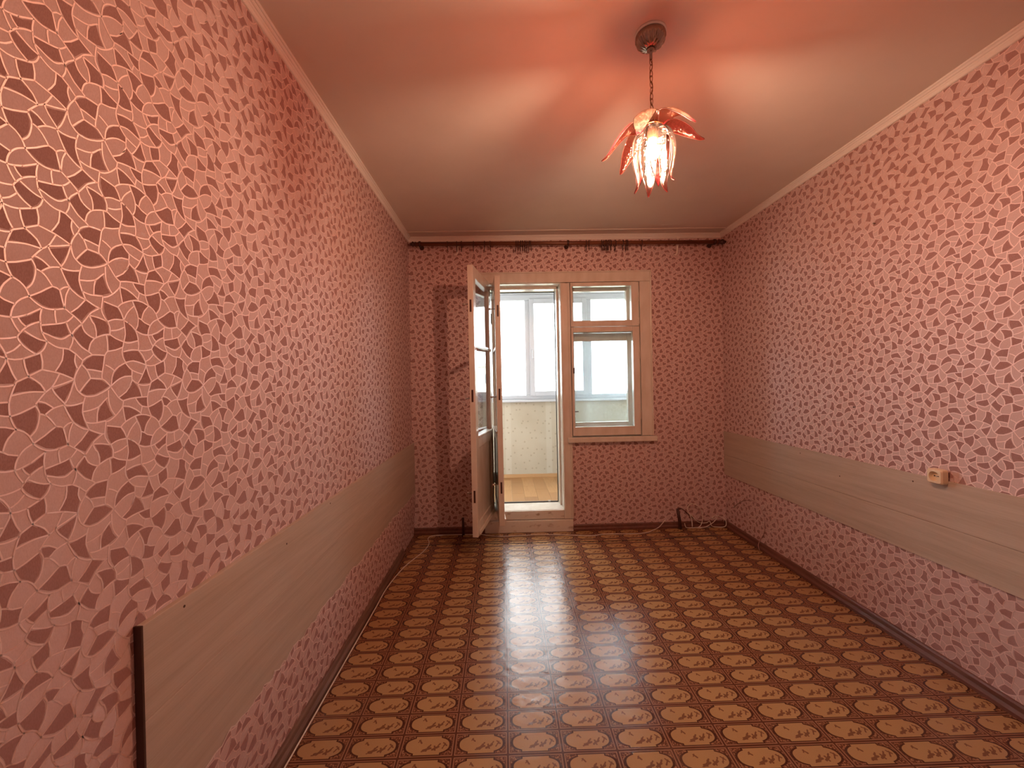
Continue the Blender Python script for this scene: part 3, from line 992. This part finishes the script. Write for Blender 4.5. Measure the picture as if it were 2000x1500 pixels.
# door leaves, built along local x from hinge to free edge, opened into the room
def leaf(name, hinge, free, z0, z1, label, knob_side):
    h, f = Vector((*hinge, 0)), Vector((*free, 0))
    w = (f - h).length
    root = tag(empty(name, h), label, 'door', kind='structure')
    root.rotation_euler = (0, 0, math.atan2(f.y - h.y, f.x - h.x))
    T2 = 0.0215
    def part(nm, mat, x0, x1, y0, y1, c0, c1, bev=B):
        c = Vector(((x0 + x1) / 2, (y0 + y1) / 2, (c0 + c1) / 2))
        o = MB().box(x0, x1, y0, y1, c0, c1).build(nm, M[mat], None, c, bev)
        o.parent = root
        return o
    SW = 0.072
    g0, gm0, gm1, g1 = 0.935, 1.608, 1.632, z1 - 0.085
    part('stile', 'paint', 0, SW, -T2, T2, z0, z1)
    part('stile', 'paint', w - SW, w, -T2, T2, z0, z1)
    part('top_rail', 'paint', SW, w - SW, -T2, T2, g1, z1)
    part('muntin', 'paint', SW, w - SW, -T2 * 0.7, T2 * 0.7, gm0, gm1)
    part('lock_rail', 'paint', SW, w - SW, -T2, T2, 0.845, g0)
    part('glazing_bead', 'paint', SW, w - SW, -T2 - 0.008, T2 + 0.008, g0 - 0.012, g0 + 0.004)
    part('panel', 'paint', SW, w - SW, -T2 + 0.008, T2 - 0.008, z0 + 0.10, 0.845)
    part('bottom_rail', 'paint', SW, w - SW, -T2, T2, z0, z0 + 0.10)
    part('weather_bar', 'paint', SW * 0.4, w - 0.03, T2, T2 + 0.014, z0 + 0.012, z0 + 0.045)
    part('pane', 'glass', SW - 0.004, w - SW + 0.004, -0.002, 0.002, gm1 - 0.004, g1 + 0.004, 0)
    part('pane', 'glass', SW - 0.004, w - SW + 0.004, -0.002, 0.002, g0 - 0.004, gm0 + 0.004, 0)
    for zz in (0.50, 1.24, 1.90):
        part('edge_latch', 'dark_pipe', w, w + 0.0015, -0.007, 0.007, zz - 0.045, zz + 0.045, 0)
    for zz in (0.52, 1.22, 1.92):
        o = MB().lathe([(0.005, -T2 - 0.03 * knob_side if False else 0.0), (0.005, 0.030), (0.009, 0.032), (0.009, 0.042), (0.006, 0.046)], 12, (0, 0, 0), 'Y').build('knob', M['steel'])
        o.parent = root
        o.location = (w - 0.035, -T2, zz)
        o.rotation_euler = (math.pi, 0, 0)
    for zz in (z0 + 0.25, z1 - 0.25):
        o = MB().lathe([(0.008, -0.05), (0.008, 0.05)], 10, (0, 0, 0), 'Z').build('hinge', M['steel'])
        o.parent = root
        o.location = (-0.004, -T2 - 0.004, zz)
    return root

leaf('door_1', (-0.128, 3.600), (-0.2345, 3.00), 0.201, 2.2, 'room-side glazed leaf of the balcony door, swung wide open', 1)
leaf('door_2', (-0.088, 3.835), (-0.040, 3.235), 0.196, 2.18, 'balcony-side glazed leaf of the balcony door, open beside the frame', 1)

# ---------------------------------------------------------------- balcony
BZ, BY, BX0, BX1 = 0.10, 5.28, -1.45, 2.45
bf = tag(MB().box(BX0, BX1, WY, BY, -0.1, BZ - 0.012).build('balcony_floor', M['concrete']), 'balcony floor of honey coloured planks', 'floor', kind='structure')
pm, pw, pl_ = {}, 0.137, 0.46
row = 0
x = BX0 + 0.002
pmesh = {}
while x + pw < BX1:
    yy = WY + 0.002 - (row % 3) * 0.155
    while yy < BY - 0.03:
        a, b = max(yy, WY + 0.002), min(yy + pl_, BY - 0.002)
        if b - a > 0.02:
            key = round(b - a, 3)
            if key not in pmesh:
                q = MB().box(-pw / 2 + 0.0007, pw / 2 - 0.0007, -(b - a) / 2 + 0.0007, (b - a) / 2 - 0.0007, -0.010, 0)
                o = q.build('plank', M['plank'])
                pmesh[key] = o.data
                o.parent = bf
            else:
                o = link('plank', pmesh[key], bf)
            o.location = Vector((x + pw / 2, (a + b) / 2, BZ)) - bf.location
        yy += pl_
    x += pw
    row += 1
tag(MB().box(BX0, BX1, BY, BY + 0.12, -0.1, 1.075).build('wall_balcony', M['balcony_wall']), 'cream sprigged parapet wall of the balcony', 'wall', kind='structure')
tag(MB().box(BX0, BX1, BY - 0.016, BY - 0.0005, BZ, BZ + 0.045).build('baseboard_balcony', M['plank_trim'], bevel=0.003), 'honey coloured skirting of the balcony', 'baseboard', kind='structure')
tag(MB().box(BX0 - 0.12, BX0, WY, BY + 0.12, -0.1, 2.62).build('wall_balcony_side', M['balcony_wall']), 'end wall of the balcony on the open door side', 'wall', kind='structure')
tag(MB().box(BX1, BX1 + 0.12, WY, BY + 0.12, -0.1, 2.62).build('wall_balcony_side', M['balcony_wall']), 'end wall of the balcony on the window side', 'wall', kind='structure')
tag(MB().box(BX0 - 0.12, BX1 + 0.12, WY - 0.0, BY + 0.12, 2.62, 2.75).build('ceiling_balcony', M['balcony_ceiling']), 'white balcony ceiling', 'ceiling', kind='structure')
tag(MB().box(BX0, BX1, BY, BY + 0.12, 2.46, 2.62).build('trim_8', M['pvc']), 'white lintel above the balcony glazing', 'lintel', kind='structure')
# outer face of the room wall continues along the balcony
w3 = tag(empty('window_3', (0.5, BY + 0.03, 1.08)), 'white plastic balcony glazing seen through the door', 'window', kind='structure')
FY0, FY1 = BY + 0.01, BY + 0.075
box_part('sill_board', M['pvc'], w3, BX0 + 0.002, BX1 - 0.002, BY - 0.07, BY + 0.10, 1.076, 1.103, 0.004)
box_part('bottom_rail', M['pvc'], w3, BX0, BX1, FY0, FY1, 1.104, 1.160, 0.004)
box_part('top_rail', M['pvc'], w3, BX0, BX1, FY0, FY1, 2.385, 2.459, 0.004)
mull = [BX0 + 0.04, -0.42, 0.315, 1.105, 1.86, BX1 - 0.04]
for mx in mull:
    box_part('mullion', M['pvc'], w3, mx - 0.036, mx + 0.036, FY0, FY1, 1.161, 2.384, 0.004)
for i in range(len(mull) - 1):
    a, b = mull[i] + 0.036, mull[i + 1] - 0.036
    if i in (0, 2, 4):     # opening sash
        sy0, sy1 = FY0 - 0.022, FY1 - 0.012
        z0, z1 = 1.150, 2.40
        a -= 0.012; b += 0.012
        t = 0.060
        box_part('sash_stile', M['pvc'], w3, a, a + t, sy0, FY0 - 0.0005, z0, z1, 0.004)
        box_part('sash_stile', M['pvc'], w3, b - t, b, sy0, FY0 - 0.0005, z0, z1, 0.004)
        box_part('sash_rail', M['pvc'], w3, a + t, b - t, sy0, FY0 - 0.0005, z0, z0 + t, 0.004)
        box_part('sash_rail', M['pvc'], w3, a + t, b - t, sy0, FY0 - 0.0005, z1 - t, z1, 0.004)
        h = box_part('handle', M['pvc'], w3, a + t * 0.35, a + t * 0.65, sy0 - 0.035, sy0 - 0.0005, 1.63, 1.745, 0.006)
    box_part('pane', M['glass'], w3, a, b, FY0 + 0.02, FY0 + 0.024, 1.155, 2.39)

# ---------------------------------------------------------------- curtain rod with rings
RY = D - 0.095
rl, rr_ = on_y(812, 477.0, RY), on_y(1402, 472.5, RY)
rod = tag(empty('curtain_rod', ((rl.x + rr_.x) / 2, RY, (rl.z + rr_.z) / 2)), 'dark varnished wooden curtain rod on three brackets', 'curtain rod')
rd = (rr_ - rl).normalized()
MB().tube([rl, rr_], 0.0175, 16).build('pole', M['dark_wood'], rod)
fin = [(0.0175, 0.0), (0.022, 0.004), (0.022, 0.010), (0.012, 0.014), (0.014, 0.020), (0.022, 0.032), (0.024, 0.042), (0.018, 0.054), (0.010, 0.060), (0.013, 0.066), (0.009, 0.074), (0.002, 0.080)]
for base_p, d_, k in ((rl, -1, 0.62), (rr_, 1, 0.95)):
    kk = min(k, (XR - 0.002 - rr_.x) / 0.080) if d_ > 0 else min(k, (rl.x - XL - 0.002) / 0.080)
    MB().lathe([(r, d_ * h * kk) for r, h in fin], 18, base_p, 'X').build('finial', M['ring'], rod)
for px, py in ((824, 485), (1106, 480), (1385, 478)):
    bx_ = on_y(px, py, D - 0.004).x
    t = (bx_ - rl.x) / (rr_.x - rl.x)
    c = rl.lerp(rr_, t)
    br = MB().lathe([(0.020, -0.0006), (0.020, -0.008), (0.013, -0.012), (0.009, -0.016), (0.009, -0.075)], 16, (bx_, D, c.z - 0.004), 'Y').build('bracket', M['ring'], rod)
    mbk = MB()
    mbk.lathe([(0.0180, -0.008), (0.0250, -0.008), (0.0250, 0.008), (0.0180, 0.008)], 18, c, 'X', caps=False)
    mbk.build('bracket_cup', M['ring'], rod)

ring_px = [873.5, 892, 901.5, 924.5, 946, 957.5, 1008, 1012, 1016, 1020.5, 1025, 1029, 1033, 1036.5, 1144.5, 1150, 1175, 1178.5, 1181.5, 1184.5, 1188, 1193, 1201, 1216.5, 1222.5, 1225.5, 1253]
R_in = 0.0265
rm = MB()
rm.tube([(0, R_in * math.sin(2 * math.pi * k / 20), R_in * math.cos(2 * math.pi * k / 20)) for k in range(20)], 0.0034, 6, closed=True)
ring_mesh = clip_mesh = None
for i, px in enumerate(ring_px):
    t = (on_y(px, 474, RY).x - rl.x) / (rr_.x - rl.x)
    c = rl.lerp(rr_, t)
    c = Vector((c.x, c.y, c.z - (R_in - 0.0034 - 0.0179)))
    lab = ('dark curtain ring with a clip, one of six spaced out above the open door' if px < 1000 else
           'dark curtain ring with a clip, in the row of eight beside the middle bracket' if px < 1100 else
           'dark curtain ring with a clip, one of the pair above the door and window post' if px < 1160 else
           'dark curtain ring with a clip, in the tight bunch above the window' if px < 1190 else
           'dark curtain ring with a clip, one of five loosely spaced above the window' if px < 1240 else
           'lone dark curtain ring with a clip above the outer edge of the window')
    grp = None if px > 1240 else 'curtain rings: ' + lab.split(', ')[1]
    root = tag(empty('curtain_ring', c), lab, 'curtain ring', grp)
    root.rotation_euler = (0, random.uniform(-0.06, 0.06), random.uniform(-0.15, 0.15))
    if ring_mesh is None:
        a = rm.build('hoop', M['ring'])
        cl = MB()
        cl.tube([(0, 0, -R_in), (0, 0, -R_in - 0.010)], 0.0028, 6)
        cl.box(-0.0030, 0.0030, -0.006, 0.006, -R_in - 0.034, -R_in - 0.009)
        b = cl.build('clip', M['ring'])
        ring_mesh, clip_mesh = a.data, b.data
    else:
        a, b = link('hoop', ring_mesh), link('clip', clip_mesh)
    a.parent = root
    b.parent = root

# pale hooks of an earlier curtain rail
for px, lab in ((893, 'pale painted hook behind the rod on the open door side'), (1322, 'pale painted hook behind the rod on the socket wall side')):
    yk = D - 0.022
    x0 = on_y(px, 470, yk).x
    zb = on_y(px, 498, yk).z
    hk = tag(empty('rail_hook', (x0, D, 2.58)), lab, 'hook')
    path = [(x0 + 0.004, yk - 0.016, HC - 0.042), (x0 + 0.004, yk - 0.012, 2.56), (x0 + 0.002, yk, zb + 0.05), (x0, yk, zb + 0.022), (x0 - 0.010, yk, zb + 0.006), (x0 - 0.028, yk, zb)]
    MB().tube(smooth_path(path, 5), 0.0080, 8).build('shank', M['hook'], hk)
    MB().box(x0 - 0.010, x0 + 0.018, D - 0.046, D - 0.0405 + 0.008, HC - 0.055, HC - 0.0405).build('plate', M['hook'], hk)

# ---------------------------------------------------------------- pendant lamp
LX, LY = 0.5735, 1.5275
lamp = tag(empty('pendant_lamp', (LX, LY, HC)), 'pendant lamp with red and clear glass petals on a chain', 'lamp')
cz = HC - 0.0008
MB().lathe([(0.057, cz), (0.057, cz - 0.005), (0.053, cz - 0.008)], 40, (LX, LY, 0)).build('ceiling_ring', M['cornice'], lamp)
prof = [(0.054, cz - 0.0085), (0.055, cz - 0.014), (0.053, cz - 0.024), (0.047, cz - 0.036), (0.037, cz - 0.047), (0.024, cz - 0.055), (0.016, cz - 0.058)]
MB().lathe(prof, 128, (LX, LY, 0), flute=[0.0, 0.01, 0.05, 0.08, 0.08, 0.04, 0]).build('canopy', M['chrome'], lamp)
MB().lathe([(0.016, cz - 0.058), (0.014, cz - 0.066), (0.009, cz - 0.071), (0.0055, cz - 0.074), (0.0055, cz - 0.096), (0.003, cz - 0.098)], 18, (LX, LY, 0)).build('canopy_cap', M['chrome'], lamp)
CT, CB_ = cz - 0.096, 2.300
nl = 11
Lk = (CT - CB_) / nl
lk = MB()
hh, ww = Lk * 0.5 + 0.0022, 0.0062
lk.tube([(ww * math.sin(t) * (1.0), 0, hh * math.cos(t)) for t in (2 * math.pi * k / 16 for k in range(16))], 0.0013, 6, closed=True)
first = None
for i in range(nl):
    if first is None:
        o = lk.build('chain_link', M['bronze']); first = o.data
    else:
        o = link('chain_link', first)
    o.parent = lamp
    o.location = Vector((LX, LY, CT - Lk * (i + 0.5))) - lamp.location
    o.rotation_euler = (0, 0, 0.4 + (math.pi / 2) * (i % 2))
cord = [(LX + 0.005 * math.sin(i * 1.3), LY + 0.005 * math.cos(i * 1.3), CT - (CT - CB_) * i / 14) for i in range(15)]
MB().tube(smooth_path(cord, 3), 0.0016, 6).build('cord', M['bronze'], lamp)
MB().lathe([(0.004, 2.303), (0.012, 2.299), (0.020, 2.290), (0.026, 2.282), (0.026, 2.270), (0.021, 2.262), (0.0205, 2.235), (0.016, 2.231)], 20, (LX, LY, 0)).build('hub', M['bronze'], lamp)
BULB_Z = 2.187
bp_ = [(0.0125, 2.2315), (0.0145, 2.224)]
for k in range(11):
    a = math.radians(150 - 15 * k * 1.0)
    bp_.append((max(0.0008, 0.0265 * math.sin(math.radians(20 + 16 * k))), BULB_Z + 0.0265 * math.cos(math.radians(20 + 16 * k))))
MB().lathe(bp_, 20, (LX, LY, 0)).build('bulb', M['bulb'], lamp)

def petal(az, path, wmax, red, cup, tip_pow, seed, mat='petal', t0=0.76):
    """path: list of (r, z) root to tip in the radial plane"""
    P = smooth_path([(r, z) for r, z in path], 4)
    n, mcols = len(P), 8
    ca, sa = math.cos(az), math.sin(az)
    mbp, uvs = MB(), []
    rim_l, rim_r = [], []
    rings = []
    for i, q in enumerate(P):
        s = i / (n - 1)
        w = wmax * (0.35 + 0.65 * math.sin(math.pi * min(1, s * 1.15 + 0.12)) ** 0.8) if s < t0 else None
        if s >= t0:
            e = (s - t0) / (1 - t0)
            w0 = wmax * (0.35 + 0.65 * abs(math.sin(math.pi * min(1, t0 * 1.15 + 0.12))) ** 0.8)
            w = w0 * max(0.03, (1 - e) ** tip_pow)
        t = P[min(i + 1, n - 1)] - P[max(i - 1, 0)]
        t = t.normalized()
        nr, nz = -t.y, t.x                     # normal in the radial plane
        ring = []
        for j in range(mcols + 1):
            u = -1 + 2 * j / mcols
            lift = cup * (u * u) * (w / max(wmax, 1e-6))
            rr0 = q.x - nr * lift * -1
            zz0 = q.y + nz * lift
            side = u * w
            ring.append((LX + ca * rr0 - sa * side, LY + sa * rr0 + ca * side, zz0))
            uvs.append((red, s))
        rings.append(ring)
        rim_l.append(ring[0]); rim_r.append(ring[-1])
    mbp.loft(rings, False, False, 0, True)
    o = mbp.build('petal', M[mat], lamp, uv=uvs)
    sd = o.modifiers.new('solid', 'SOLIDIFY'); sd.thickness = 0.0022; sd.offset = 0
    rim = MB().tube(rim_l + rim_r[::-1], 0.0011, 5).build('rim', M['ring'])
    rim.parent = o
    rim.location = (0, 0, 0)
    return o

R_ = math.radians
up_path = lambda lift, reach, drop: [(0.024, 2.272), (0.050, 2.292 + lift), (0.090, 2.290 + lift), (0.135, 2.268 + lift - drop * 0.4), (0.165, 2.246 + lift - drop * 0.8), (reach, 2.236 + lift - drop)]
petal(R_(-5), up_path(0.0, 0.190, 0.012), 0.041, -0.15, -0.012, 0.62, 1, 'petal_rose')
petal(R_(175), up_path(-0.004, 0.190, 0.068), 0.041, -0.15, -0.012, 0.62, 2, 'petal_rose')
petal(R_(235), up_path(0.006, 0.180, 0.080), 0.041, 0.62, -0.012, 0.62, 3, 'petal_rose')
petal(R_(300), up_path(0.010, 0.180, 0.045), 0.041, 0.62, -0.012, 0.62, 4, 'petal_rose')
petal(R_(55), up_path(0.0, 0.180, 0.05), 0.041, 0.3, -0.012, 0.62, 5, 'petal_rose')
petal(R_(115), up_path(0.0, 0.180, 0.05), 0.041, 0.3, -0.012, 0.62, 6, 'petal_rose')
dn_path = lambda k, tip: [(0.026, 2.268), (0.058, 2.262), (0.074 * k, 2.225), (0.078 * k, 2.175), (0.068 * k, 2.115), (0.062 * k, 2.080), (0.072 * k, tip)]
for az, k, tip in ((266, 0.86, 2.030), (206, 1.06, 2.040), (326, 1.06, 2.062), (25, 1.0, 2.05), (85, 1.0, 2.05), (145, 1.0, 2.05)):
    petal(R_(az), dn_path(k, tip), 0.034, 0.72, -0.014, 0.85, az, 'petal', 0.60)

MB().lathe([(0.010, 2.292), (0.030, 2.288), (0.042, 2.279), (0.042, 2.276), (0.026, 2.281)], 24, (LX, LY, 0)).build('light_baffle', M['bronze'], lamp)  # dish added over the bulb to keep its light off the ceiling above

# ---------------------------------------------------------------- cables and stubs along the floor
def cable(pts, r, z=None, k=5):
    return smooth_path(pts, k)
pxs = [(700, 1222), (722, 1185), (748, 1147), (790, 1107), (826, 1078), (838, 1062), (836, 1052), (846, 1046.5), (880, 1044.5), (912, 1044), (940, 1044), (952, 1045.5), (975, 1047.5), (1020, 1046), (1060, 1044), (1110, 1045), (1155, 1046.5), (1175, 1043.5), (1205, 1042.5), (1240, 1042.5), (1265, 1039.5)]
pts = [Vector((XL + 0.030, yy, 0.0035)) for yy in (-0.2, 0.4, 0.9, 1.3, 1.6)]
for px, py in pxs:
    q = on_z(px, py, 0.0035)
    pts.append(Vector((max(q.x, XL + 0.030), min(q.y, D - 0.040), 0.0035)))
q = on_z(1284, 1031, 0.0035)
pts += [Vector((q.x, D - 0.034, 0.012)), Vector((on_y(1293, 1022, D - 0.03).x, D - 0.031, 0.045)), Vector((on_y(1299, 1014, D - 0.006).x, D - 0.008, 0.068))]
tag(MB().tube(smooth_path(pts, 4), 0.0032, 6).build('floor_cable', M['cable']), 'thin white cable running along the baseboard and past the threshold', 'cable')

# coil of spare cable in the corner
def wall_pts(L, off):
    return [on_y(px, py, D - o) for (px, py), o in zip(L, off)]
coil_px = [(1337, 1022), (1340, 1030), (1348, 1036), (1360, 1036), (1378, 1029), (1392, 1021), (1397, 1016), (1400, 1012), (1390, 1012), (1396, 1008), (1408, 1009), (1417, 1016), (1418, 1026), (1412, 1034), (1400, 1034), (1390, 1027), (1386, 1018), (1380, 1021), (1368, 1021), (1358, 1015), (1349, 1005), (1352, 1020), (1352, 1029), (1350, 1012), (1343, 995), (1346, 987), (1353, 984), (1362, 988), (1371, 1000), (1372, 1016), (1368, 1027), (1362, 1033), (1380, 1034), (1388, 1035)]
offs = [0.046 + 0.008 * math.sin(i * 1.7) for i in range(len(coil_px))]
cw = wall_pts(coil_px, offs)
cw = [Vector((q.x, q.y, max(q.z, 0.006))) for q in cw]
tag(MB().tube(smooth_path(cw, 5), 0.0032, 6).build('cable_coil', M['cable']), 'loose coil of white cable in the corner by the window side', 'cable')

# short dark stubs rising from the floor against the wall
s1 = on_y(905, 1035, D - 0.045)
tag(MB().tube([(s1.x, D - 0.045, 0.0005), (s1.x, D - 0.045, 0.06), (s1.x - 0.002, D - 0.042, 0.150)], [0.014, 0.011, 0.010], 10).build('pipe_stub', M['dark_pipe']), 'short dark pipe stub behind the open door', 'pipe')
s2_ = on_y(1327, 1020, D - 0.045)
ps = tag(MB().tube([(s2_.x + 0.006, D - 0.045, 0.0005), (s2_.x, D - 0.045, 0.09), (s2_.x - 0.012, D - 0.040, 0.172)], [0.015, 0.013, 0.012], 10).build('pipe_stub', M['dark_pipe']), 'short dark pipe stub standing beside the cable coil', 'pipe')
dc = wall_pts([(1321, 994), (1330, 993), (1338, 998), (1347, 1007), (1357, 1014), (1367, 1019)], [0.010, 0.012, 0.014, 0.016, 0.016, 0.016])
tag(MB().tube(smooth_path(dc, 4), 0.0030, 6).build('dark_cord', M['dark_pipe']), 'dark cord drooping from the pipe stub behind the cable coil', 'cord')

# cable loop on the right-hand wall
lw = [on_x(px, py, XR - 0.006) for px, py in ((1432, 992), (1440, 984), (1454, 977), (1470, 978), (1484, 990), (1492, 1010), (1494, 1028), (1491, 1044), (1484, 1056))]
lw.append(Vector((XR - 0.031, lw[-1].y - 0.02, 0.030)))
lw.append(Vector((XR - 0.040, lw[-1].y - 0.03, 0.004)))
tag(MB().tube(smooth_path(lw, 5), 0.0024, 6).build('wall_cable', M['cable_grey']), 'thin rose cable looping over the papered wall under the long board', 'cable')

# nails left in the papered walls
for q, lab in (((1710, 436), 'small steel nail high in the papered wall above the socket'), ((1671, 795), 'small dark nail hole in the papered wall above the long board')):
    P = on_x(q[0], q[1], XR)
    n_ = MB().lathe([(0.0022, -0.0006), (0.0022, -0.010), (0.0045, -0.0105), (0.0045, -0.012)], 10, (XR, P.y, P.z), 'X').build('nail', M['steel'] if q[1] < 700 else M['edge_band'])
    tag(n_, lab, 'nail')
P = on_y(941, 516, D)
tag(MB().lathe([(0.0022, -0.0006), (0.0022, -0.010), (0.0045, -0.0105), (0.0045, -0.012)], 10, (P.x, D, P.z), 'Y').build('nail', M['steel']), 'small steel nail in the wall above the open door leaf', 'nail')

# ---------------------------------------------------------------- outside
tag(MB().box(-300, 300, 8, 500, -18.5, -18).build('ground', M['ground']), 'ground far below the balcony', 'ground', kind='structure')
bl = tag(empty('apartment_building', (40, 62, -18)), 'pale apartment block standing across the yard', 'building')
bl.rotation_euler = (0, 0, R_(-8))
def bpart(nm, mat, *b):
    o = MB().box(*b).build(nm, M[mat]); o.parent = bl; return o
bpart('wall', 'facade', -18, 18, 0, 12, 0, 22.0)
bpart('roof', 'facade', -18.4, 18.4, -0.4, 12.4, 22.0, 22.5)
wm = None
for fl in range(7):
    for c_ in range(9):
        z0 = 1.2 + fl * 3.0
        x0 = -16.5 + c_ * 3.9
        if wm is None:
            o = MB().box(0, 1.7, -0.06, 0.02, 0, 1.5).build('window', M['far_window']); wm = o.data
        else:
            o = link('window', wm)
        o.parent = bl
        o.location = (x0, 0, z0)
